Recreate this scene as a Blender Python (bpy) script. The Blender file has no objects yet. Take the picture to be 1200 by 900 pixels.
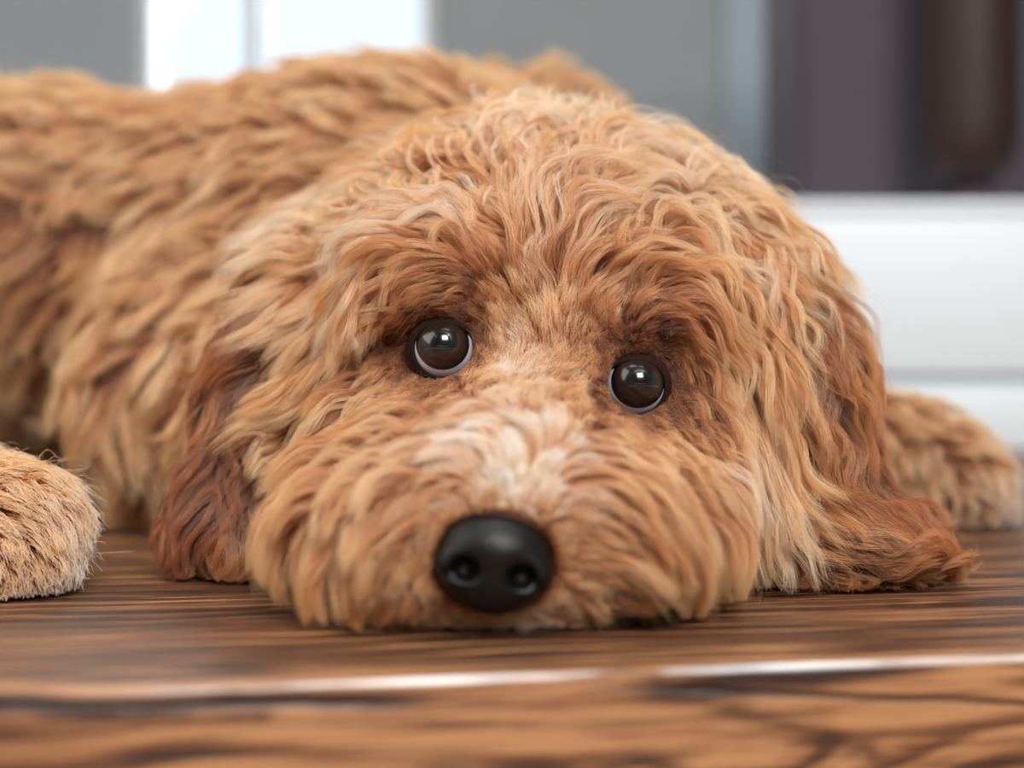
import bpy, bmesh, math, time
import numpy as np
from mathutils import Vector, Matrix
from mathutils.kdtree import KDTree
import openvdb as vdb
T0 = time.time()
S = bpy.context.scene
COL = S.collection
CAM_Z, FPX = 0.06, 1667.0          # camera height, focal length in pixels of the 1200x900 frame

# ------------------------------------------------------------------ camera
cd = bpy.data.cameras.new('camera'); cam = bpy.data.objects.new('camera', cd); COL.objects.link(cam)
cam.location = (0, 0, CAM_Z); cam.rotation_euler = (math.radians(90), 0, 0)
cd.sensor_width = 36; cd.lens = 36 * FPX / 1200; cd.clip_start = 0.01; cd.clip_end = 50
cd.dof.use_dof = True; cd.dof.focus_distance = 0.401; cd.dof.aperture_fstop = 5.2
S.camera = cam
# ------------------------------------------------------------------ world, lights, exposure
W = bpy.data.worlds.new('daylight'); S.world = W; W.use_nodes = True
bg = W.node_tree.nodes['Background']; bg.inputs['Color'].default_value = (0.80, 0.90, 1.0, 1); bg.inputs['Strength'].default_value = 1.25
def area(name, loc, target, size, power, color):
    l = bpy.data.lights.new(name, 'AREA'); l.shape = 'RECTANGLE'; l.size, l.size_y = size; l.energy = power; l.color = color
    o = bpy.data.objects.new(name, l); COL.objects.link(o); o.location = loc
    o.rotation_euler = (Vector(target) - Vector(loc)).to_track_quat('-Z', 'Y').to_euler()
    o['kind'] = 'helper'
    return o
area('front_window_light', (0.42, -1.1, 1.35), (0, .4, .05), (0.9, 0.8), 51, (1.0, .965, .93))
area('side_window_light', (-1.7, 0.1, 1.2), (0, .5, .05), (2.3, 1.7), 30, (1.0, .98, .95))
area('ceiling_fill', (0.1, .5, 2.2), (0.1, .5, 0), (1.6, 1.6), 20, (1.0, .97, .94))  # unseen fill light added overhead, no lamp of the room
area('back_window_light', (-0.45, 2.75, 1.1), (-.2, .5, .1), (1.0, 1.3), 60, (.86, .93, 1.0))
S.view_settings.view_transform = 'Standard'; S.view_settings.look = 'None'
S.view_settings.exposure = 0.0; S.view_settings.gamma = 1.0; S.view_settings.use_curve_mapping = False
S.cycles.max_bounces = 10; S.cycles.transmission_bounces = 8; S.cycles.glossy_bounces = 6; S.cycles.diffuse_bounces = 4
S.cycles.sample_clamp_indirect = 6
S.cycles_curves.shape = 'RIBBONS'; S.cycles_curves.subdivisions = 2

# ------------------------------------------------------------------ small helpers
def lin(r, g, b):
    f = lambda c: (c / 12.92 if c <= .04045 else ((c + .055) / 1.055) ** 2.4)
    return np.array([f(r / 255), f(g / 255), f(b / 255)])
def rgba(c): return (float(c[0]), float(c[1]), float(c[2]), 1)
def mat(name, color, rough=.5, **kw):
    m = bpy.data.materials.new(name); m.use_nodes = True
    b = m.node_tree.nodes['Principled BSDF']
    b.inputs['Base Color'].default_value = rgba(lin(*color)); b.inputs['Roughness'].default_value = rough
    for k, v in kw.items(): b.inputs[k.replace('_', ' ')].default_value = v
    return m
def grain_noise(m, scale, amount, bump=0.0, coord='Object'):
    """fine procedural variation of colour and relief"""
    nt = m.node_tree; b = nt.nodes['Principled BSDF']
    tc = nt.nodes.new('ShaderNodeTexCoord'); n = nt.nodes.new('ShaderNodeTexNoise'); n.inputs['Scale'].default_value = scale; n.inputs['Detail'].default_value = 4
    nt.links.new(tc.outputs[coord], n.inputs['Vector'])
    mx = nt.nodes.new('ShaderNodeMix'); mx.data_type = 'RGBA'; mx.blend_type = 'MULTIPLY'; mx.inputs[0].default_value = amount
    mx.inputs[6].default_value = b.inputs['Base Color'].default_value
    nt.links.new(n.outputs['Fac'], mx.inputs[7]); nt.links.new(mx.outputs[2], b.inputs['Base Color'])
    if bump:
        bp = nt.nodes.new('ShaderNodeBump'); bp.inputs['Strength'].default_value = bump; bp.inputs['Distance'].default_value = .001
        nt.links.new(n.outputs['Fac'], bp.inputs['Height']); nt.links.new(bp.outputs['Normal'], b.inputs['Normal'])
    return m
def mesh_obj(name, verts, faces, material=None, parent=None, smooth=True):
    me = bpy.data.meshes.new(name); me.from_pydata([tuple(v) for v in verts], [], [tuple(f) for f in faces]); me.update()
    if smooth: me.polygons.foreach_set('use_smooth', [True] * len(me.polygons))
    if material: me.materials.append(material)
    o = bpy.data.objects.new(name, me); COL.objects.link(o)
    if parent: o.parent = parent; o.matrix_parent_inverse = Matrix.Identity(4)
    return o
def box_obj(name, lo, hi, material, parent=None, bevel=0.0):
    bm = bmesh.new(); bmesh.ops.create_cube(bm, size=1)
    for v in bm.verts: v.co = Vector([lo[i] + (v.co[i] + .5) * (hi[i] - lo[i]) for i in range(3)])
    if bevel: bmesh.ops.bevel(bm, geom=bm.edges[:], offset=bevel, segments=3, affect='EDGES', profile=.5)
    me = bpy.data.meshes.new(name); bm.to_mesh(me); bm.free(); me.materials.append(material)
    if bevel: me.polygons.foreach_set('use_smooth', [True] * len(me.polygons)); me.set_sharp_from_angle(angle=.6)
    o = bpy.data.objects.new(name, me); COL.objects.link(o)
    if parent: o.parent = parent
    return o
def lathe(name, prof, material, loc=(0, 0, 0), parent=None, seg=48):
    v, f = [], []
    for r, z in prof:
        for k in range(seg):
            a = 2 * math.pi * k / seg; v.append((loc[0] + r * math.cos(a), loc[1] + r * math.sin(a), loc[2] + z))
    for i in range(len(prof) - 1):
        for k in range(seg):
            a, b = i * seg + k, i * seg + (k + 1) % seg; f.append((a, b, b + seg, a + seg))
    return mesh_obj(name, v, f, material, parent)
def tag(o, **kw):
    for k, v in kw.items(): o[k] = v
    return o

# ------------------------------------------------------------------ the setting
# wooden step: top board rounded over its front edge; 'grain' = (along the edge, unrolled distance across) in metres
EA = math.atan(.19); ED = np.array([math.cos(EA), math.sin(EA), 0]); EN = np.array([-math.sin(EA), math.cos(EA), 0])
E0 = np.array([-.0345, .2874, 0.])
def wood_material():
    m = bpy.data.materials.new('wood_laminate'); m.use_nodes = True; nt = m.node_tree; b = nt.nodes['Principled BSDF']
    N = nt.nodes.new; L = nt.links.new
    at = N('ShaderNodeAttribute'); at.attribute_name = 'grain'
    sx = N('ShaderNodeSeparateXYZ'); L(at.outputs['Vector'], sx.inputs[0])
    U, V = sx.outputs[0], sx.outputs[1]
    def M(op, a, c=None, d=None, clamp=False):
        n = N('ShaderNodeMath'); n.operation = op; n.use_clamp = clamp
        for i, q in enumerate((a, c, d)):
            if q is None: continue
            if isinstance(q, (int, float)): n.inputs[i].default_value = q
            else: L(q, n.inputs[i])
        return n.outputs[0]
    def noise(su, sv, detail=3, dist=0, off=0.0, rough=.5):
        c = N('ShaderNodeCombineXYZ'); L(M('MULTIPLY', U, su), c.inputs[0]); L(M('MULTIPLY', V, sv), c.inputs[1]); c.inputs[2].default_value = off
        n = N('ShaderNodeTexNoise'); n.inputs['Scale'].default_value = 1; n.inputs['Detail'].default_value = detail
        n.inputs['Distortion'].default_value = dist; n.inputs['Roughness'].default_value = rough
        L(c.outputs[0], n.inputs['Vector']); return n.outputs['Fac']
    def knot(u0, v0, a, c, amp):
        du = M('DIVIDE', M('SUBTRACT', U, u0), a); dv = M('DIVIDE', M('SUBTRACT', V, v0), c)
        r2 = M('ADD', M('MULTIPLY', du, du), M('MULTIPLY', dv, dv))
        return M('MULTIPLY', M('EXPONENT', M('MULTIPLY', r2, -1.0)), amp)
    ring = M('ADD', V, M('MULTIPLY', noise(7, 14, 2, 0, 3.1), .050))
    ring = M('ADD', ring, M('MULTIPLY', noise(30, 90, 3, 0, 1.3), .004))
    for k in ((.085, -.021, .035, .012, .020), (.20, .060, .06, .022, .032), (-.105, .045, .03, .012, .018), (-.02, -.03, .05, .008, -.010), (.06,.09,.05,.02,.02)):
        ring = M('ADD', ring, knot(*k))
    s = M('SINE', M('MULTIPLY', ring, 2 * math.pi / .0105))
    s = M('ADD', M('MULTIPLY', s, .5), .5)
    s2 = M('SINE', M('MULTIPLY', ring, 2 * math.pi / .0037)); s2 = M('ADD', M('MULTIPLY', s2, .5), .5)
    band = M('POWER', s, 2.2)
    patch = M('MULTIPLY', M('SUBTRACT', noise(9, 40, 2, 0, 8), .38), 3.2, clamp=True)
    top_shade = M('MULTIPLY', M('SUBTRACT', M('ADD', V, M('MULTIPLY', noise(5, 12, 2, 0, 33), .03)), .013), 30, clamp=True)  # shade on the step top painted into the colour, behind the edge
    fine = noise(60, 1100, 4, .3, 2, .6)
    f = M('MULTIPLY', band, patch)
    f = M('ADD', f, M('MULTIPLY', M('MULTIPLY', s2, patch), .25))
    f = M('ADD', f, M('MULTIPLY', M('SUBTRACT', noise(16, 300, 3, .4, 21, .6), .47), 2.1))
    f = M('ADD', f, M('MULTIPLY', top_shade, .30))
    f = M('ADD', f, M('MULTIPLY', M('SUBTRACT', fine, .5), .6), clamp=True)
    cr = N('ShaderNodeValToRGB'); L(f, cr.inputs[0]); e = cr.color_ramp.elements
    e[0].position = 0; e[0].color = rgba(lin(180, 132, 90)); e[1].position = 1; e[1].color = rgba(lin(52, 32, 22))
    for p, c in ((.22, (148, 102, 67)), (.45, (104, 67, 43)), (.7, (66, 42, 30))):
        x = e.new(p); x.color = rgba(lin(*c))
    # cracks
    wob = M('MULTIPLY', M('SUBTRACT', noise(40, 5, 3, 0, 5), .5), .0022)
    def crack(u0, u1, v0, v1, w):
        t = M('DIVIDE', M('SUBTRACT', U, u0), u1 - u0)
        line = M('ADD', M('ADD', M('MULTIPLY', t, v1 - v0), v0), wob)
        d = M('DIVIDE', M('ABSOLUTE', M('SUBTRACT', V, line)), w)
        c = M('SUBTRACT', 1.15, d, clamp=True)
        ends = M('MULTIPLY', M('MULTIPLY', M('MULTIPLY', t, 8), 1, clamp=True), M('MULTIPLY', M('SUBTRACT', 1.0, t), 12, clamp=True), clamp=True)
        return M('MULTIPLY', c, ends)
    ck = M('MAXIMUM', crack(.050, .22, -.0025, -.016, .0010), crack(-.16, .02, .0024, -.0052, .0011))
    ck = M('MAXIMUM', ck, crack(-.12, -.01, .0165, .013, .0014)); ck = M('MAXIMUM', ck, crack(.0, .09, .0135, .0150, .0014))
    stain = M('MAXIMUM', crack(.058, .120, -.0005, -.0215, .0034), crack(-.055, -.012, -.0045, -.0065, .0022))
    stain = M('MAXIMUM', stain, crack(-.02, .075, -.0210, -.0195, .0026)); stain = M('MAXIMUM', stain, crack(.10, .30, .0150, .0420, .0050))
    sp = M('MULTIPLY', M('SUBTRACT', noise(90, 700, 3, 0, 41, .6), .30), 4, clamp=True)
    ms = N('ShaderNodeMix'); ms.data_type = 'RGBA'; L(M('MULTIPLY', M('MULTIPLY', stain, sp), .85), ms.inputs[0]); L(cr.outputs[0], ms.inputs[6]); ms.inputs[7].default_value = rgba(lin(70, 42, 29))
    mx = N('ShaderNodeMix'); mx.data_type = 'RGBA'; L(ck, mx.inputs[0]); L(ms.outputs[2], mx.inputs[6]); mx.inputs[7].default_value = rgba(lin(32, 18, 14))
    # worn white laminate core along the rounded edge, its sky highlight painted in
    we = M('SUBTRACT', 1.35, M('DIVIDE', M('ABSOLUTE', M('ADD', V, .0003)), .00085), clamp=True)
    wn = M('MULTIPLY', M('SUBTRACT', noise(26, 400, 4, 0, 9), .40), 5, clamp=True)
    we = M('MULTIPLY', we, M('MULTIPLY', wn, M('MULTIPLY', M('ADD', U, .055), 16, clamp=True)))
    mw = N('ShaderNodeMix'); mw.data_type = 'RGBA'; L(we, mw.inputs[0]); L(mx.outputs[2], mw.inputs[6]); mw.inputs[7].default_value = rgba(lin(240, 244, 246))
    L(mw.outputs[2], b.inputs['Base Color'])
    L(M('ADD', M('MULTIPLY', fine, .2), .32), b.inputs['Roughness'])
    bp = N('ShaderNodeBump'); bp.inputs['Strength'].default_value = .6; bp.inputs['Distance'].default_value = .0006
    L(M('SUBTRACT', M('MULTIPLY', f, -.5), M('ADD', ck, M('MULTIPLY', fine, .6))), bp.inputs['Height']); L(bp.outputs['Normal'], b.inputs['Normal'])
    return m
def wooden_step():
    R = .0016; prof = []                    # (distance back along EN, z, unrolled)
    for d in (1.6, .9, .5, .3, .2, .12, .07, .04, .02, .008): prof.append((d + R, 0, d))
    arc = R * math.pi / 2
    for i in range(9):
        a = i / 8 * math.pi / 2; prof.append((R - R * math.sin(a), -R + R * math.cos(a), arc / 2 - i / 8 * arc))
    for d in (.004, .01, .02, .04, .10): prof.append((0, -R - d, -arc / 2 - d))
    us = np.concatenate([[-2.2, -1, -.5], np.arange(-.3, .42, .02), [.6, 1.1, 2.2]])
    v, g, f = [], [], []
    for u in us:
        for (d, z, w) in prof:
            p = E0 + ED * u + EN * (d); p[2] = z; v.append(p); g.append((u, w, 0))
    n = len(prof)
    for i in range(len(us) - 1):
        for j in range(n - 1): f.append((i * n + j, i * n + j + 1, (i + 1) * n + j + 1, (i + 1) * n + j))
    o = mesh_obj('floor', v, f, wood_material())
    a = o.data.attributes.new('grain', 'FLOAT_VECTOR', 'POINT'); a.data.foreach_set('vector', np.array(g, dtype=np.float32).ravel())
    o.data.flip_normals() if o.data.polygons[0].normal.z < 0 else None
    return tag(o, kind='structure', label='wood laminate step with knots, grain and a worn white front edge with painted highlight')
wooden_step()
wallm = grain_noise(mat('painted_wall', (146, 152, 154), .8), 14, .12, .1)
whitem = grain_noise(mat('white_paint', (230, 240, 246), .5), 8, .06)
WY = 2.2
x0, x1, zb = -.575, -.118, .44
def wall_back():
    v, f = [], []
    def slab(a, b):
        o = box_obj('wall_piece', a, b, wallm); return o
    bm = bmesh.new()
    for lo, hi in (((-3, WY, -.1), (x0, WY + .12, 2.3)), ((x1, WY, -.1), (3, WY + .12, 2.3)), ((x0, WY, -.1), (x1, WY + .12, zb)), ((x0, WY, 1.7), (x1, WY + .12, 2.3))):
        r = bmesh.ops.create_cube(bm, size=1)
        for q in r['verts']: q.co = Vector([lo[i] + (q.co[i] + .5) * (hi[i] - lo[i]) for i in range(3)])
    bmesh.ops.remove_doubles(bm, verts=bm.verts, dist=1e-5)
    me = bpy.data.meshes.new('wall_back'); bm.to_mesh(me); bm.free(); me.materials.append(wallm)
    o = bpy.data.objects.new('wall_back', me); COL.objects.link(o); tag(o, kind='structure')
wall_back()
for nm, lo, hi in (('wall_left', (-2.0, -2.2, -.1), (-1.9, WY, 2.4)), ('wall_right', (2.0, -2.2, -.1), (2.1, WY, 2.4)), ('wall_front', (-2.0, -2.3, -.1), (2.1, -2.2, 2.4)), ('ceiling', (-2.0, -2.3, 2.3), (2.1, WY + .12, 2.4))):
    tag(box_obj(nm, lo, hi, wallm), kind='structure')
tag(box_obj('floor', (-2.0, -2.2, -.3), (2.1, .9, -.2), grain_noise(mat('lower_floor_wood', (150, 100, 64), .4), 5, .3)), kind='structure', label='lower wooden floor in front of the step')
win = bpy.data.objects.new('window_1', None); COL.objects.link(win); win.location = (0, 0, 0); tag(win, kind='structure')
framem = grain_noise(mat('window_frame_paint', (190, 196, 198), .5), 10, .1)
for lo, hi in (((x0, WY - .01, zb), (x0 + .02, WY + .06, 1.7)), ((x1 - .02, WY - .01, zb), (x1, WY + .06, 1.7)), ((x0, WY - .02, zb - .02), (x1, WY + .06, zb + .02)), ((x0, WY - .01, 1.68), (x1, WY + .06, 1.7))):
    box_obj('window_frame', lo, hi, framem, win, .003)
mx_ = (297 - 600) * WY / FPX
box_obj('mullion', (mx_ - .012, WY + .005, zb), (mx_ + .012, WY + .05, 1.7), framem, win, .003)
glass = bpy.data.materials.new('window_glass'); glass.use_nodes = True; nt = glass.node_tree; nt.nodes.clear()
o_ = nt.nodes.new('ShaderNodeOutputMaterial'); mxs = nt.nodes.new('ShaderNodeMixShader'); trn = nt.nodes.new('ShaderNodeBsdfTransparent'); gl = nt.nodes.new('ShaderNodeBsdfGlossy')
fre = nt.nodes.new('ShaderNodeFresnel'); fre.inputs[0].default_value = 1.45; gl.inputs['Roughness'].default_value = .02
nt.links.new(fre.outputs[0], mxs.inputs[0]); nt.links.new(trn.outputs[0], mxs.inputs[1]); nt.links.new(gl.outputs[0], mxs.inputs[2]); nt.links.new(mxs.outputs[0], o_.inputs[0])
for a, b_ in ((x0 + .02, mx_ - .012), (mx_ + .012, x1 - .02)): box_obj('pane', (a, WY + .025, zb + .02), (b_, WY + .029, 1.68), glass, win)
tr = box_obj('trim_1', (.325, WY - .03, -.02), (.48, WY, 2.3), grain_noise(mat('casing_paint', (150, 163, 174), .6), 9, .08), None, .004); tag(tr, kind='structure')
# white low cabinet with two boards and a shadow gap
cab = bpy.data.objects.new('low_cabinet', None); COL.objects.link(cab); cab.location = (.6, 1.25, 0)
tag(cab, label='white low cabinet standing on the wooden floor behind the dog, at right', category='cabinet')
def cp(name, lo, hi, m=whitem, b=.003):
    o = box_obj(name, lo, hi, m, None, b); o.parent = cab; o.matrix_parent_inverse = Matrix.Translation(-cab.location); return o
cp('carcass', (.225, 1.262, .004), (1.3, 1.62, .212)); cp('top_board', (.22, 1.25, .210), (1.305, 1.63, .2215))
cp('drawer_front', (.226, 1.25, .068), (1.299, 1.2615, .2085)); cp('plinth', (.226, 1.252, .0005), (1.299, 1.2615, .057))
# dark grey box standing on the cabinet, brown vase in front of it
sc = bpy.data.objects.new('dark_storage_box', None); COL.objects.link(sc); sc.location = (.5, 1.42, .2215)
tag(sc, label='dark purple-grey box standing on the white cabinet behind the brown vase', category='box')
dgm = grain_noise(mat('dark_grey_shell', (80, 73, 82), .85), 6, .35)
for nm, lo, hi in (('shell', (.283, 1.42, .2217), (1.1, 1.6, .62)), ('front_panel', (.29, 1.412, .232), (1.09, 1.4195, .61))):
    o = box_obj(nm, lo, hi, dgm, None, .006); o.parent = sc; o.matrix_parent_inverse = Matrix.Translation(-sc.location)
vx = (1137 - 600) * 1.32 / FPX
vase = bpy.data.objects.new('vase', None); COL.objects.link(vase); vase.location = (vx, 1.32, .2215)
tag(vase, label='tall dark brown vase with a rounded bottom on the white cabinet', category='vase')
pr = [(0.0, .0215), (.012, .0215), (.026, .026), (.037, .038), (.0425, .056), (.044, .08), (.044, .16), (.044, .24), (.042, .30), (.036, .34), (.026, .365), (.024, .40), (.028, .42), (.024, .418), (.020, .40)]
o = lathe('vase_body', pr, grain_noise(mat('brown_glaze', (46, 22, 17), .6), 5, .3), (0, 0, 0)); o.parent = vase
o = lathe('foot', [(0, .0002), (.028, .0002), (.029, .004), (.016, .009), (.013, .022), (0, .022)], dgm); o.parent = vase

# ------------------------------------------------------------------ signed distance modelling of the dog
def rotm(rx=0, ry=0, rz=0):
    from mathutils import Euler
    return np.array(Euler((math.radians(rx), math.radians(ry), math.radians(rz))).to_matrix())
class Ell:
    def __init__(s, c, r, rot=None): s.c = np.array(c); s.r = np.array(r); s.R = rot
    def __call__(s, p):
        q = p - s.c
        if s.R is not None: q = q @ s.R
        k0 = np.sqrt((q / s.r) ** 2 @ np.ones(3)) + 1e-9; k1 = np.sqrt((q / s.r ** 2) ** 2 @ np.ones(3)) + 1e-9
        return k0 * (k0 - 1) / k1
class Cap:
    def __init__(s, a, b, ra, rb): s.a, s.b, s.ra, s.rb = np.array(a), np.array(b), ra, rb
    def __call__(s, p):
        ab = s.b - s.a; t = np.clip((p - s.a) @ ab / (ab @ ab), 0, 1)
        return np.linalg.norm(p - s.a - t[..., None] * ab, axis=-1) - (s.ra + (s.rb - s.ra) * t)
def smin(a, b, k):
    h = np.maximum(k - np.abs(a - b), 0) / k; return np.minimum(a, b) - h * h * k * .25
def smax(a, b, k): return -smin(-a, -b, k)
class SDF:
    def __init__(s, prims, cuts=(), k=.018, floor=.0012): s.p, s.c, s.k, s.f = prims, cuts, k, floor
    def __call__(s, x):
        x = x.astype(np.float32); d = None
        for e in s.p:
            e, k = e if isinstance(e, tuple) else (e, s.k)
            v = e(x); d = v if d is None else smin(d, v, k)
        for e, k in s.c: d = smax(d, -e(x), k)
        if s.f is not None: d = np.maximum(d, s.f - x[..., 2])
        return d
    def grad(s, x, h=.0008):
        g = np.stack([s(x + np.eye(3)[i] * h) - s(x - np.eye(3)[i] * h) for i in range(3)], -1)
        return g / (np.linalg.norm(g, axis=-1, keepdims=True) + 1e-12)
def sdf_mesh(f, lo, hi, h):
    lo = np.array(lo, float); ax = [np.arange(lo[i], hi[i] + h, h) for i in range(3)]
    out = np.empty([len(a) for a in ax], np.float32)
    Y, Z = np.meshgrid(ax[1], ax[2], indexing='ij')
    for i0 in range(0, len(ax[0]), 8):
        xs = ax[0][i0:i0 + 8]
        P = np.empty((len(xs),) + Y.shape + (3,), np.float32); P[..., 0] = xs[:, None, None]; P[..., 1] = Y; P[..., 2] = Z
        out[i0:i0 + 8] = f(P)
    g = vdb.FloatGrid(background=h * 3); g.copyFromArray(np.clip(out, -3 * h, 3 * h).astype(np.float32))
    v, q = g.convertToQuads(0.0)
    return lo + v * h, q[:, ::-1]
def P3(px, py, d): return np.array([(px - 600) * d / FPX, d, CAM_Z - (py - 450) * d / FPX])

EYES = [dict(c=P3(519, 409, .408), gaze=(.04, .235)), dict(c=P3(744, 452, .404), gaze=(.06, .20))]
ER = .0094
head_p = [Ell((.012, .478, .080), (.071, .070, .056)), Ell((.010, .455, .044), (.074, .060, .044)),
          (Cap((.010, .43, .047), (-.002, .352, .024), .030, .0195), .02),
          (Ell((-.030, .379, .0215), (.027, .034, .0175)), .034), (Ell((.027, .382, .0215), (.0255, .034, .0175)), .034),
          (Ell((-.022, .418, .089), (.017, .016, .010)), .016), (Ell((.038, .414, .080), (.017, .016, .010)), .016)]
body_p = [Cap((0, .52, .065), (-.06, .64, .09), .055, .085), (Ell((-.06, .70, .100), (.125, .12, .112)), .05), (Ell((-.29, .75, .120), (.23, .13, .093)), .06),
          (Ell((.012, .80, .115), (.078, .085, .118)), .04), (Ell((-.132, .60, .050), (.050, .05, .055)), .03), (Ell((-.07, .56, .05), (.06, .06, .05)), .03),
          (Cap((-.262, .475, .030), (-.168, .424, .022), .024, .018), .02), (Cap((-.262, .475, .030), (-.33, .66, .06), .024, .04), .03),
          (Ell((-.147, .414, .0175), (.020, .021, .0165)), .01), (Cap((.03, .66, .07), (.13, .64, .033), .05, .027), .03), (Cap((.13, .64, .033), (.180, .62, .025), .027, .0225), .02),
          (Ell((.190, .613, .0175), (.0225, .024, .0165)), .012)]
for (dx, dy) in ((.013, -.010), (.004, -.018), (-.008, -.018)): body_p.append((Ell((-.147 + dx, .414 + dy, .009), (.0075, .009, .0085)), .004))
for (dx, dy) in ((.014, -.010), (.004, -.019), (-.008, -.018)): body_p.append((Ell((.190 + dx, .613 + dy, .009), (.008, .010, .0085)), .004))
cuts = []
for e in EYES:
    cuts += [(Ell(e['c'] + np.array([0, -.006, 0]), (.0098, .0100, .0096)), .003)]
ROLL = math.radians(8)
head_sdf = SDF(head_p + [(Cap((0, .50, .065), (-.03, .56, .08), .058, .07), .03)], cuts)
dog_sdf = SDF(head_p + body_p, cuts)
body_sdf = SDF(body_p)
ear_r = SDF([Ell((.080, .458, .080), (.015, .026, .034), rotm(0, -22, 0)), (Ell((.091, .445, .050), (.017, .027, .034), rotm(0, -10, 0)), .02), (Ell((.096, .425, .0130), (.029, .023, .0120)), .02)], k=.015)
ear_l = SDF([Ell((-.078, .472, .070), (.015, .026, .034), rotm(0, 14, 0)), (Ell((-.082, .462, .038), (.015, .026, .030), rotm(0, 8, 0)), .02), (Ell((-.084, .445, .014), (.020, .020, .0125)), .02)], k=.015)
class Union:
    def __init__(s, *f): s.fs = f
    def __call__(s, x):
        d = s.fs[0](x)
        for f in s.fs[1:]: d = smin(d, f(x), .01)
        return d
    grad = SDF.grad
drape_sdf = Union(head_sdf, ear_r, ear_l)

skinm = grain_noise(mat('dog_skin', (92, 54, 32), .8), 60, .3, .2)
v, q = sdf_mesh(dog_sdf, (-.55, .32, -.004), (.24, .91, .25), .0036)
dog = mesh_obj('dog', v, q, skinm)
tag(dog, label='curly apricot dog lying with its chin flat on the wooden floor, looking up', category='dog')
dog_v, dog_q = v, q
def part_mesh(name, f, lo, hi, h, m, parent, label=None):
    v, q = sdf_mesh(f, lo, hi, h); o = mesh_obj(name, v, q, m, parent)
    if label: o['label'] = label
    return o, v, q
ear_skin = mat('ear_skin', (96, 46, 22), .8)
EARR, erv, erq = part_mesh('ear', ear_r, (.04, .38, -.004), (.14, .51, .15), .0022, ear_skin, dog, 'orange drop ear at right, spread on the wood')
EARL, elv, elq = part_mesh('ear', ear_l, (-.125, .38, -.004), (-.04, .51, .13), .0022, ear_skin, dog, 'dark orange drop ear at left, out of focus')
# nose
NC = P3(580, 657, .336)
rn = rotm(0, 8, 0)
def nose_sdf(x):
    q = (x - NC) @ rn                        # local axes
    d = Ell((0, .002, .0035), (.0142, .0130, .0088))(q)
    d = smin(d, Ell((0, .0015, -.0055), (.0102, .0110, .0072))(q), .008)
    for s in (-1, 1):
        d = smin(d, Ell((s * .0085, -.004, -.0015), (.0056, .0060, .0052))(q), .003)
    for s in (-1, 1):
        d = smax(d, -Ell((s * .0068, -.0105, -.0018), (.0036, .0060, .0031))(q), .0018)
        d = smax(d, -Cap((s * .0075, -.011, -.003), (s * .0136, -.006, -.0050), .0018, .0010)(q), .0012)
    d = smax(d, -Cap((0, -.0118, -.001), (0, -.0105, -.013), .0006, .0009)(q), .0012)
    return d
nosem = mat('nose_leather', (9, 9, 10), .40, Specular_IOR_Level=.36)
nt = nosem.node_tree; vo = nt.nodes.new('ShaderNodeTexVoronoi'); vo.inputs['Scale'].default_value = 1500; tc = nt.nodes.new('ShaderNodeTexCoord')
nt.links.new(tc.outputs['Object'], vo.inputs['Vector']); bp = nt.nodes.new('ShaderNodeBump'); bp.inputs['Strength'].default_value = .35; bp.inputs['Distance'].default_value = .0003
nt.links.new(vo.outputs['Distance'], bp.inputs['Height']); nt.links.new(bp.outputs['Normal'], nt.nodes['Principled BSDF'].inputs['Normal'])
part_mesh('nose', nose_sdf, NC - .020, NC + .020, .00045, nosem, dog, 'black leathery nose')
# eyes
scleram = grain_noise(mat('sclera', (205, 212, 226), .12, Coat_Weight=1.0, Coat_Roughness=.02), 300, .12)
irism = mat('iris_brown', (52, 34, 26), .25, Coat_Weight=1.0, Coat_Roughness=.015)
nt = irism.node_tree; b = nt.nodes['Principled BSDF']; at = nt.nodes.new('ShaderNodeAttribute'); at.attribute_name = 'rad'
cr = nt.nodes.new('ShaderNodeValToRGB'); nt.links.new(at.outputs['Fac'], cr.inputs[0]); e = cr.color_ramp.elements
e[0].position = .0; e[0].color = rgba(lin(10, 8, 7)); e[1].position = 1; e[1].color = rgba(lin(10, 7, 6))
for p, c in ((.40, (16, 11, 10)), (.48, (38, 26, 22)), (.70, (46, 32, 27)), (.86, (26, 18, 16))): e.new(p).color = rgba(lin(*c))
nt.links.new(cr.outputs[0], b.inputs['Base Color'])
pupilm = mat('pupil_black', (6, 5, 6), .2, Coat_Weight=1.0, Coat_Roughness=.015)
lidm = mat('eyelid_skin', (30, 18, 15), .8, Specular_IOR_Level=.2)
nt = lidm.node_tree; b = nt.nodes['Principled BSDF']; at = nt.nodes.new('ShaderNodeAttribute'); at.attribute_name = 'rad'
cr = nt.nodes.new('ShaderNodeValToRGB'); nt.links.new(at.outputs['Fac'], cr.inputs[0]); e = cr.color_ramp.elements
e[0].position = .25; e[0].color = rgba(lin(18, 12, 11)); e[1].position = .9; e[1].color = rgba(lin(54, 28, 18)); nt.links.new(cr.outputs[0], b.inputs['Base Color'])
def frame(g):
    f = Vector((g[0], -1, g[1])).normalized(); r = Vector((1, 0, 0)); r = (r - f * r.dot(f)).normalized(); u = r.cross(f); u = -u if u.z < 0 else u
    return np.array(f), np.array(r), np.array(u)
def cap_mesh(c, R, fr, half, bulge=0.0, rings=24, seg=64, full=False):
    f, r, u = fr; v = [c + f * (R + bulge)]; rad = [0.0]; fc = []
    for i in range(1, rings + 1):
        a = half * i / rings; rr = R + bulge * (1 - (i / rings) ** 2)
        for k in range(seg):
            t = 2 * math.pi * k / seg
            v.append(c + rr * (math.cos(a) * f + math.sin(a) * (math.cos(t) * r + math.sin(t) * u))); rad.append(i / rings)
    for k in range(seg): fc.append((0, 1 + k, 1 + (k + 1) % seg))
    for i in range(rings - 1):
        for k in range(seg):
            a, b = 1 + i * seg + k, 1 + i * seg + (k + 1) % seg; fc.append((a, a + seg, b + seg, b))
    return v, fc, rad
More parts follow.
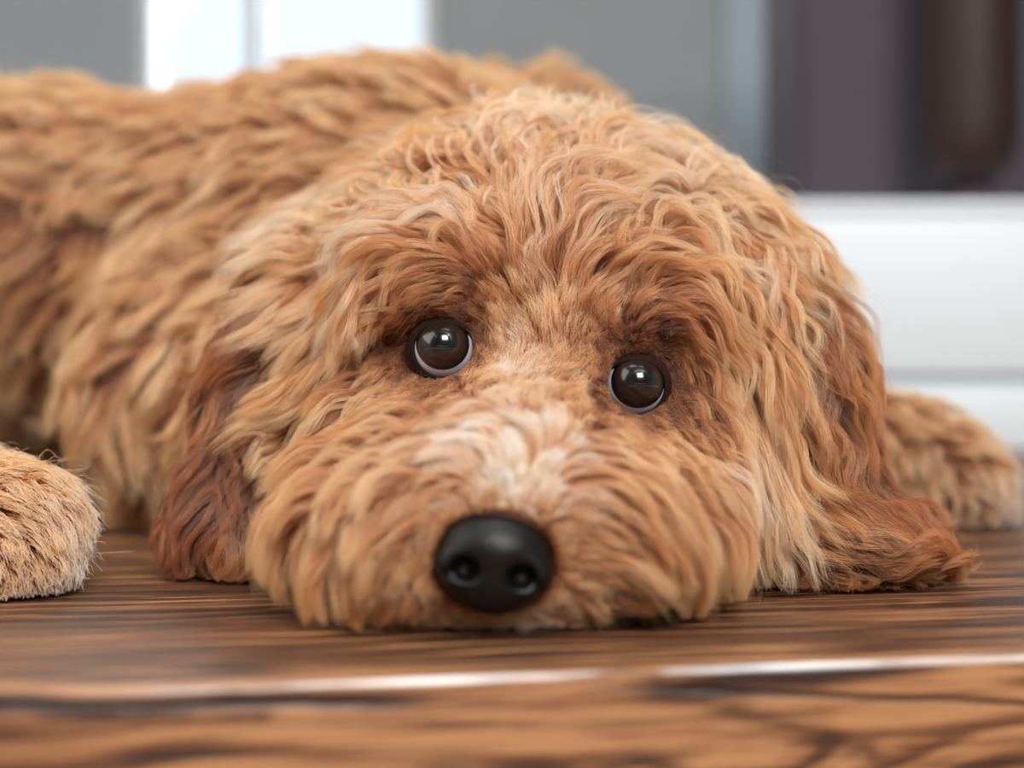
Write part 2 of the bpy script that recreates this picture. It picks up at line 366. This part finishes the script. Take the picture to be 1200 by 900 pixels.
def attr(o, name, vals):
    a = o.data.attributes.new(name, 'FLOAT', 'POINT'); a.data.foreach_set('value', np.array(vals, dtype=np.float32))
for i, E_ in enumerate(EYES):
    c = E_['c']; fr = frame(E_['gaze'])
    v, f, rad = cap_mesh(c, ER, fr, math.pi * .995, rings=48)
    eye = mesh_obj('eye', v, f, scleram, dog); eye['label'] = ['eye at left, looking up', 'eye at right, looking up'][i]
    v, f, rad = cap_mesh(c, ER * 1.004, fr, math.radians(53), .0009); o = mesh_obj('iris', v, f, irism, eye); attr(o, 'rad', rad)
    v, f, rad = cap_mesh(c, ER * 1.004 + .00078, fr, math.radians(15), .00022, rings=8); mesh_obj('pupil', v, f, pupilm, eye)
    # eyelids: a rolled rim round the opening, sloping back under the fur
    ff, rr, uu = frame((0, 0)); v, f, rad = [], [], []
    prof = [(0, -.0016, 0), (0, -.0001, .1), (.0002, .0003, .2), (.0006, .0004, .32), (.0011, .0000, .5), (.0018, -.0012, .7), (.0026, -.0034, .95), (.0032, -.0062, 1)]
    seg = 96
    for k in range(seg):
        t = 2 * math.pi * k / seg; ct, st = math.cos(t), math.sin(t)
        rho = .0080 + .0003 * ct * (1 if i == 0 else -1)
        if st > 0: rho *= 1 - .15 * st ** 2
        rho += .0010 * max(0, (ct if i == 0 else -ct)) ** 8          # inner corner
        base = math.sqrt(max(ER ** 2 - rho ** 2, 0)) + .0001
        for (dr, df, m_) in prof:
            wv = 1 + .05 * math.sin(5 * t) + .04 * math.sin(9 * t + 1)
            v.append(c + (rho + dr) * (ct * rr + st * uu) + ff * (base + df * wv)); rad.append(m_)
    n = len(prof)
    for k in range(seg):
        for j in range(n - 1):
            a, b = k * n + j, ((k + 1) % seg) * n + j; f.append((a, b, b + 1, a + 1))
    o = mesh_obj('eyelid', v, f, lidm, eye); attr(o, 'rad', rad)

# ------------------------------------------------------------------ fur
rng = np.random.default_rng(7)
PAL = np.array([lin(104, 42, 10), lin(196, 100, 30), lin(230, 168, 96), lin(247, 216, 164), lin(250, 249, 248)])   # dark, orange, apricot, blond, white
def palette(c):
    c = np.clip(c, 0, 3.999); i = c.astype(int); t = (c - i)[..., None]; return PAL[i] * (1 - t) + PAL[i + 1] * t
def project(p):
    y = np.maximum(p[..., 1], .1); return 600 + FPX * p[..., 0] / y, 450 - FPX * (p[..., 2] - CAM_Z) / y
class Field:
    """combing strokes (x, y, angle, length mm, curl mm, colour) taken at the place each stroke has on the dog"""
    def __init__(s, rows, power=3.2):
        a = np.array(rows, float); s.xy = a[:, :2]; t = np.radians(a[:, 2]); s.w = power
        s.val = np.stack([np.cos(t), np.sin(t), a[:, 3] / 1000, a[:, 4] / 1000, a[:, 5]], 1)
    def __call__(s, p):
        x, y = project(p); d2 = (x[:, None] - s.xy[:, 0]) ** 2 + (y[:, None] - s.xy[:, 1]) ** 2 + 60
        w = d2 ** (-s.w / 2); return (w @ s.val) / w.sum(1, keepdims=True)
def vnoise(p, scale, seed):
    """smooth vector noise from a few random plane waves"""
    r = np.random.default_rng(seed); out = np.zeros(p.shape)
    for i in range(7):
        k = r.normal(size=(3,)) * scale; ph = r.uniform(0, 6.28, 3); a = p @ k
        out += np.stack([np.sin(a + ph[j]) for j in range(3)], -1)
    return out / 2.6
def sample(v, q, n, wfn):
    tri = np.concatenate([q[:, [0, 1, 2]], q[:, [0, 2, 3]]]); a, b, c = v[tri[:, 0]], v[tri[:, 1]], v[tri[:, 2]]
    ar = np.linalg.norm(np.cross(b - a, c - a), axis=1) * wfn((a + b + c) / 3)
    k = rng.choice(len(tri), n, p=ar / ar.sum()); r1 = np.sqrt(rng.random(n))[:, None]; r2 = rng.random(n)[:, None]
    return a[k] * (1 - r1) + b[k] * r1 * (1 - r2) + c[k] * r1 * r2
def unit(x): return x / (np.linalg.norm(x, axis=-1, keepdims=True) + 1e-12)
def nearest(src, dst):
    kd = KDTree(len(dst))
    for i, p in enumerate(dst): kd.insert(p, i)
    kd.balance(); return np.array([kd.find(p)[1] for p in src])
def grow(root, sdf, field, K, lock_seed, lift=.55, grav=.25, thick=.006, lenmul=None, angnoise=.35, tmul=1.0, lenfn=None):
    nrm = sdf.grad(root); fv = field(root); L = fv[:, 2].copy()
    if lenmul is not None: L = L * lenmul
    if lenfn is not None: L = L * lenfn(root)
    pts = [root - nrm * .0008]; p = root.copy(); prev = None
    lsc = np.clip((L - .003) / .016, .12, 1)[:, None]
    an = vnoise(root, 95, lock_seed)[:, 0] * angnoise
    for i in range(1, K):
        t = i / (K - 1); n = sdf.grad(p) if i > 1 else nrm; fv_ = field(p)
        a = np.arctan2(fv_[:, 1], fv_[:, 0]) + an * (.4 + t)
        w = np.stack([np.cos(a), 0 * a, np.sin(a)], 1); w = w - n * (w * n).sum(1, keepdims=True) * .92; T = unit(w)
        lf = lift * (1 - t) ** 1.5 - .02
        d = unit(T + n * lf * lsc + np.array([0, 0, -1]) * grav * t)
        if prev is not None: d = unit(d * .55 + prev * .45)
        prev = d; p = p + d * (L / (K - 1))[:, None]
        s_ = sdf(p); hmin = np.minimum(thick * tmul * min(1, t * 2.0), L * .4); push = np.maximum(hmin - s_, 0)
        p = p + n * push[:, None]; low = p[:, 2] < .0012; q_ = pts[-1] * .93 + p * .07; q_[:, 2] = np.maximum(q_[:, 2], .0008); p[low] = q_[low]
        pts.append(p.copy())
    return np.stack(pts, 1), nrm, L, fv
def fur(name, v, q, sdf, field, parent, wfn, n_lock, n_strand, n_hair, K=12, even=False, rad=.00006, thick=.006, lift=.55, grav=.25, clump=.8, seed=1,
        lam=.018, ang=.35, frizz=.0006, colfn=None, avoid=(), label=None, colvar=.35, gmat=None, lenfn=None):
    t0 = time.time()
    locks = sample(v, q, n_lock, wfn); strands = sample(v, q, n_strand, wfn); hairs = sample(v, q, n_hair, wfn)
    lk = nearest(strands, locks); sk = nearest(hairs, strands)
    tt = np.linspace(0, 1, K)
    lockmul = rng.uniform(.6, 1.25, n_lock); tm = rng.uniform(.15, 1.9, n_lock)
    if even: lockmul = rng.uniform(.85, 1.1, n_lock); tm = rng.uniform(.7, 1.2, n_lock)
    lc, ln_, lL, lf = grow(locks, sdf, field, K, seed, lift, grav, thick, lockmul, ang, tm, lenfn)
    sc_, sn, sL, sf = grow(strands, sdf, field, K, seed, lift, grav, thick, lockmul[lk] * rng.uniform(.85, 1.1, n_strand), ang, tm[lk] * rng.uniform(.7, 1.2, n_strand), lenfn)
    # curl: phase and amplitude shared within a lock
    ph = rng.uniform(0, 6.28, n_lock)[lk] + rng.normal(0, .35, n_strand); amp = sf[:, 3] * (rng.uniform(.4, 1.5, n_lock)[lk])
    lm = lam * rng.uniform(.75, 1.35, n_lock)[lk]
    tan = unit(np.gradient(sc_, axis=1)); nn = unit(sn)[:, None, :] * np.ones((1, K, 1)); side = unit(np.cross(tan, nn)); up = np.cross(side, tan)
    arc = tt[None] * sL[:, None]; ramp = np.clip(tt * 2.2, 0, 1)[None]
    wv = np.sin(arc / lm[:, None] * 6.283 + ph[:, None]) - np.sin(ph)[:, None] * .8
    wu = np.cos(arc / lm[:, None] * 6.283 + ph[:, None] + .6) + .35
    # pull strands to their lock
    ct = (tt ** 1.2)[None, :, None] * .74 * np.clip(sL / .018, .1, 1)[:, None, None]
    off = (sc_[:, :1] - lc[lk][:, :1])
    sc_ = sc_ * (1 - ct) + (lc[lk] + off * .25) * ct
    sc_ = sc_ + side * (wv * ramp * amp[:, None])[..., None] + up * (wu * ramp * amp[:, None] * .55)[..., None]
    # children hairs
    fly = rng.random(n_hair) < .055
    s = rng.uniform(.72, 1.0, n_hair) ** .8
    idx = tt[None] * (K - 1) * s[:, None]; i0 = np.minimum(idx.astype(int), K - 2); fr = (idx - i0)[..., None]
    G = sc_[sk]; ar = np.arange(n_hair)[:, None]
    base = G[ar, i0] * (1 - fr) + G[ar, i0 + 1] * fr; del G
    cl = clump * rng.uniform(.75, 1.12, n_hair); cl[fly] *= .3; cl = cl * np.clip(sL[sk] / .016, .12, 1)
    c = np.clip(cl[:, None] * (1 - (1 - tt[None]) ** 1.6), 0, .97)[..., None]
    o = (hairs - strands[sk])[:, None]
    nr = sdf.grad(hairs)
    pts = base + o * (1 - c)
    fz = rng.normal(size=(n_hair, 1, 3)) * frizz * (tt[None, :, None] ** 1.2) * np.where(fly, 5.5, 1.0)[:, None, None]
    fz2 = rng.normal(size=(n_hair, 1, 3)) * frizz * .5 * np.sin(tt * 9)[None, :, None] * np.where(fly, 2.5, 1.0)[:, None, None]
    pts = pts + fz + fz2; pts[:, 0] = hairs - nr * .0006
    # collisions: keep above the skin and the floor
    flat = pts.reshape(-1, 3); sd = sdf(flat); bad = np.nonzero(sd < .0006)[0]
    bad = bad[(bad % K) != 0]
    if len(bad): flat[bad] += sdf.grad(flat[bad]) * (.0010 - sd[bad])[:, None]
    flat[:, 2] = np.maximum(flat[:, 2], .0006 + .0015 * np.abs(np.sin(flat[:, 0] * 3000)))
    pts = flat.reshape(n_hair, K, 3)
    # drop hairs that would cover eyes or nose
    keep = np.ones(n_hair, bool)
    for (cc, rx, rz) in avoid:
        dd = pts - cc; keep &= ~((((dd[..., 0] / rx) ** 2 + (dd[..., 2] / rz) ** 2 < 1) & (dd[..., 1] < .004)).any(1))
    pts = pts[keep]; sk = sk[keep]; fly = fly[keep]; hr = hairs[keep]; n = len(pts)
    hv = field(hr); cidx = hv[:, 4]
    if name == 'body_fur': cidx = cidx + .42
    if colfn is not None: cidx = colfn(hr, cidx)
    cidx = cidx + rng.normal(0, colvar, n_lock)[lk[sk]] + rng.normal(0, .30, n) + rng.normal(0, .22, n_strand)[sk] + vnoise(hr, 60, seed + 9)[:, 0] * .18
    nd = np.linalg.norm(hr - NC, axis=1); cidx = np.where(nd < .0145, cidx * np.clip((nd - .006) / .0085, .4, 1), cidx)
    cidx = np.minimum(cidx, np.maximum(hv[:, 4] + .25, 2.85))
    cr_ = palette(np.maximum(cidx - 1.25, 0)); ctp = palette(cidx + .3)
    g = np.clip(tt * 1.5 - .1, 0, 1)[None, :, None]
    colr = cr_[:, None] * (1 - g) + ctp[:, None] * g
    c4 = np.ones((n, K, 4), np.float32); c4[..., :3] = colr
    cu = bpy.data.hair_curves.new(name); cu.add_curves([K] * n)
    cu.position_data.foreach_set('vector', pts.astype(np.float32).ravel())
    R = (rad * rng.uniform(.7, 1.25, n))[:, None] * (np.clip(1 - tt, 0, 1) ** .55 * .9 + .1)[None]
    R[fly] *= .7
    ra = cu.attributes.get('radius') or cu.attributes.new('radius', 'FLOAT', 'POINT'); ra.data.foreach_set('value', R.astype(np.float32).ravel())
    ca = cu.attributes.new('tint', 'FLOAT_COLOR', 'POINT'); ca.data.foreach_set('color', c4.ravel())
    cu.materials.append(gmat or furm)
    ob = bpy.data.objects.new(name, cu); COL.objects.link(ob); ob.parent = parent; ob['kind'] = 'stuff'
    if label: ob['label'] = label
    print(name, n, round(time.time() - t0, 1), 's')
    return ob
furm = bpy.data.materials.new('dog_hair'); furm.use_nodes = True; nt = furm.node_tree; nt.nodes.clear()
N_ = nt.nodes.new; L_ = nt.links.new
out = N_('ShaderNodeOutputMaterial'); at = N_('ShaderNodeAttribute'); at.attribute_name = 'tint'
df = N_('ShaderNodeBsdfDiffuse'); tr_ = N_('ShaderNodeBsdfHair'); tr_.component = 'Transmission'; rf = N_('ShaderNodeBsdfHair'); rf.component = 'Reflection'
rf.inputs['Color'].default_value = (.96, .88, .76, 1)
for q_ in (tr_, rf): q_.inputs['RoughnessU'].default_value = .28; q_.inputs['RoughnessV'].default_value = .7
tr_.inputs['RoughnessU'].default_value = .4
L_(at.outputs['Color'], df.inputs['Color']); L_(at.outputs['Color'], tr_.inputs['Color'])
m1 = N_('ShaderNodeMixShader'); m1.inputs[0].default_value = .40; L_(df.outputs[0], m1.inputs[1]); L_(tr_.outputs[0], m1.inputs[2])
m2 = N_('ShaderNodeMixShader'); m2.inputs[0].default_value = .14; L_(m1.outputs[0], m2.inputs[1]); L_(rf.outputs[0], m2.inputs[2]); L_(m2.outputs[0], out.inputs['Surface'])

HEAD = Field([
 # x, y, angle, length mm, curl mm, colour
 (580,585,92,5,0,3.2),(600,540,84,11,0.3,4.4),(585,560,95,8,.2,5),(602,574,88,7,.2,5),(628,577,55,8,.2,4.4),(566,577,118,8,.2,4.2),(612,515,85,10,.2,3.7),(630,560,55,10,0.2,4),(572,520,112,11,.2,3.5),(602,745,282,10,0.3,4.4),(590,450,92,6,0.1,3.6),(610,412,85,6,0.1,3.4),(560,545,125,14,0.3,3.3),(640,545,45,14,0.3,3.3),(600,490,95,9,0.2,3),(620,430,90,6,0.1,3.2),(570,460,115,8,0.2,3),(680,490,70,6,0.2,2.2),
 (500,500,182,20,0.5,2.4),(450,540,205,30,0.8,2.6),(680,570,345,28,0.5,2.4),(730,560,322,28,0.6,2.2),(780,600,312,31,0.7,2.2),(820,650,306,33,0.8,2.2),(700,630,338,28,0.5,2.2),(760,680,322,30,0.6,2),
 (520,560,165,20,0.5,2.8),(480,590,192,22,0.6,2.5),(440,600,215,31,0.9,2.4),(380,640,240,33,1.2,2.4),(330,600,240,24,1.2,2.4),(330,680,255,24,1.3,2.2),(400,700,262,31,1.3,2.1),(450,680,245,28,1,2.1),
 (480,640,212,18,0.7,2.4),(490,700,240,20,0.8,2),(525,730,252,15,0.5,1.9),(580,735,266,10,0.3,2.8),(615,735,288,13,0.4,3.5),(680,720,312,20,0.5,2.3),(660,670,335,16,0.4,2.5),(740,730,320,20,0.6,2),(850,690,300,22,0.8,2.1),
 (500,640,200,8,0.3,2.7),(665,620,2,12,0.3,2.7),(540,590,130,8,0.2,3),(625,590,60,8,0.2,3.2),
 (440,470,215,28,0.8,2.7),(400,510,225,33,1.1,2.7),(350,560,236,26,1.4,2.7),(380,450,213,35,1.4,2.7),(350,490,206,27,1.6,2.6),(480,460,220,12,0.4,2.2),(540,485,200,8,0.2,2.2),
 (520,462,262,3.5,0,0.5),(562,440,60,3,0.1,1.3),(565,400,80,5,0.1,1),(480,435,225,6,0.2,1),(478,390,195,8,0.3,0.9),(520,365,165,7,0.3,0.6),
 (520,335,172,16,1,1.8),(560,350,130,12,0.6,1.4),(460,335,190,47,2.28,3.05),(400,345,203,38,2.74,2.9),(370,400,218,28,2.64,2.7),(430,390,213,35,1.6,2.5),(350,320,212,29,2.74,2.95),(330,350,215,29,2.28,2.7),
 (600,390,120,10,0.6,2),(610,350,120,16,1,2),(650,380,85,12,0.6,2.6),(640,330,98,38,1.82,3.05),(690,430,72,5,0.1,1.8),(700,380,68,13,0.7,2),(730,355,50,16,1.44,1.5),(745,330,40,35,2.05,2.2),(790,350,350,41,2.05,2.5),(830,385,312,47,2.05,2.6),
 (720,405,110,5,0.1,0.8),(765,405,40,7,0.3,0.6),(795,440,300,9,0.4,1),(705,470,240,3,0,0.9),(740,500,275,5,0.1,1.2),(790,490,285,9,0.4,1.4),
 (825,450,276,53,1.33,3.2),(845,520,268,53,1.23,3.2),(875,430,290,53,1.52,2.8),(800,530,262,35,0.95,3.2),(865,600,276,33,1.2,2.5),(885,660,286,30,1.2,2.2),(760,530,305,10,0.4,2.4),(720,510,310,8,0.2,2.3),
 (640,280,95,45,3.58,3.35),(600,290,115,45,3.58,3.25),(560,310,142,47,3.19,3.15),(520,290,160,47,4.41,3.15),(480,270,185,47,4.13,3.15),(430,290,205,50,3.58,3.15),(400,250,200,47,3.58,3.15),(560,240,130,45,4.96,3.05),(500,210,170,45,4.41,3.05),
 (620,220,100,45,4.96,3.15),(680,280,70,45,4.41,3.25),(720,260,45,45,4.68,3.15),(770,290,5,47,4.41,3.05),(820,270,330,47,3.58,2.85),(870,300,305,50,3.03,2.65),(760,210,18,45,4.13,2.95),(700,190,50,45,4.68,3.05),(850,230,335,45,3.31,2.85),
 (600,170,100,38,4.41,3.05),(660,150,80,38,4.13,3.05),(520,170,150,41,4.13,3.05),(800,190,10,41,3.58,2.85),(900,260,320,45,3.03,2.2),(900,380,291,53,2.05,2.2),(850,350,312,53,2.05,2.4),(930,340,300,50,2.05,2),(600,120,95,38,4.13,2.95)])
EARF = Field([(950,300,300,30,2,1.95),(950,350,292,34,2,1.65),(1000,430,288,34,2,1.45),(930,480,282,36,2,1.35),(900,540,285,36,2,1.25),(1000,520,288,34,2,1.25),(950,590,318,36,2,1.15),(900,620,305,34,2,1.25),(1000,620,332,34,2,1.15),(1060,650,335,30,2,1.25),
 (880,670,278,28,2.4,2.05),(910,680,285,26,2.4,1.75),(960,690,300,28,2,1.45),(1020,690,325,28,2,1.25)])
EARLF = Field([(330,330,235,30,2,0.95),(290,400,248,32,2,0.65),(270,480,250,34,2,0.55),(240,560,250,34,2,0.65),(300,600,250,34,2,0.45),(230,640,258,28,2,0.75),(280,660,258,28,2,0.65)])
BODY = Field([(50,120,185,30,4,2.3),(50,300,225,34,4,2.0),(60,430,240,34,4,2.0),(150,200,200,32,4,2.3),(150,350,235,34,4,2.2),(200,500,252,34,3,2.5),(170,590,262,30,3,2.4),(300,120,190,30,4,2.3),(300,250,215,34,4,2.4),(250,400,240,34,4,2.5),
 (400,90,170,28,4,2.4),(450,150,180,30,4,2.4),(560,60,120,26,4,2.5),(640,70,60,26,4,2.4),(720,130,20,26,4,2.3),(50,500,250,26,3,1.8),
 (1040,480,330,20,1.5,2.2),(1100,480,335,16,1.2,2.3),(1150,520,320,13,1,2.8),(1180,580,300,9,.5,3.3),(1080,580,285,14,1,2.4),(1130,610,280,7,.4,3.0),
 (10,560,340,11,.6,2.6),(60,590,330,11,.6,3.0),(90,640,320,9,.5,3.4),(40,640,300,10,.6,2.6),(20,690,275,6,.3,3.1),(60,690,285,6,.4,3.4)])
av = [(E_['c'], .0084, .0080) for E_ in EYES] + [(NC, .0140, .0117)]
def eye_d(p): return np.minimum(*[np.linalg.norm((p - E_['c']) * [1, .6, 1], axis=1) for E_ in EYES])
def len_head(p):
    d = eye_d(p); n = np.linalg.norm(p - NC, axis=1)
    f = np.clip((d - .007) / .014, .2, 1) * np.clip((n - .010) / .012, .3, 1)
    return f * np.where(p[:, 1] < .43, np.clip((p[:, 2] * 1.05 + .004) / .034, .25, 1), 1)
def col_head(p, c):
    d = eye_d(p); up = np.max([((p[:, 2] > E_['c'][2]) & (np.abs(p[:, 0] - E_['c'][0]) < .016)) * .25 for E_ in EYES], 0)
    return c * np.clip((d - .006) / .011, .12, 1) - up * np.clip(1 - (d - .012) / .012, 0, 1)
def w_head(c):
    w = np.ones(len(c)); w[(c[:, 1] > .475)] = .45; w[(c[:, 1] > .53)] = 0
    w[(c[:, 0] > .15) | (c[:, 0] < -.13)] = 0
    w[c[:, 2] < .004] = 0
    for E_ in EYES:
        d = np.linalg.norm(c - E_['c'], axis=1); w[d < .0088] = 0; w[(d >= .0088) & (d < .02)] = 4.5
    d = np.linalg.norm(c - NC, axis=1); w[d < .0118] = 0; w[(d >= .0118) & (d < .03)] = 2.6
    return w
def w_body(c):
    w = np.ones(len(c)); w[(c[:, 1] < .50) & (c[:, 0] > -.115)] = 0
    w[(c[:, 0] < -.115) & (c[:, 1] < .50)] = 9.0; w[(c[:, 0] > .10)] = 2.6
    w[c[:, 2] < .003] = 0; w[c[:, 1] > .83] = .3
    return w
def w_one(c): w = np.ones(len(c)); w[c[:, 2] < .003] = 0; return w
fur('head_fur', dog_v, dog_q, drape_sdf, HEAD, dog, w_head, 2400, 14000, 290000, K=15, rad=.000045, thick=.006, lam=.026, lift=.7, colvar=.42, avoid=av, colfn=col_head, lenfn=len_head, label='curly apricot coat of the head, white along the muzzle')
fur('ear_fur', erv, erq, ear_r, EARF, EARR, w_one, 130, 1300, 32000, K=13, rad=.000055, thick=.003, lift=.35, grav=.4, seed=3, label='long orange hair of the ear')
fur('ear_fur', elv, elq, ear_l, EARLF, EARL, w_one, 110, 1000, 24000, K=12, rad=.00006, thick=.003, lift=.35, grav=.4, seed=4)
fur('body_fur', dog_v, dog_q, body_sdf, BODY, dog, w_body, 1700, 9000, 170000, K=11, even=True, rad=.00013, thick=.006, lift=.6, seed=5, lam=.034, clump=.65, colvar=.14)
print('script', round(time.time() - T0, 1))
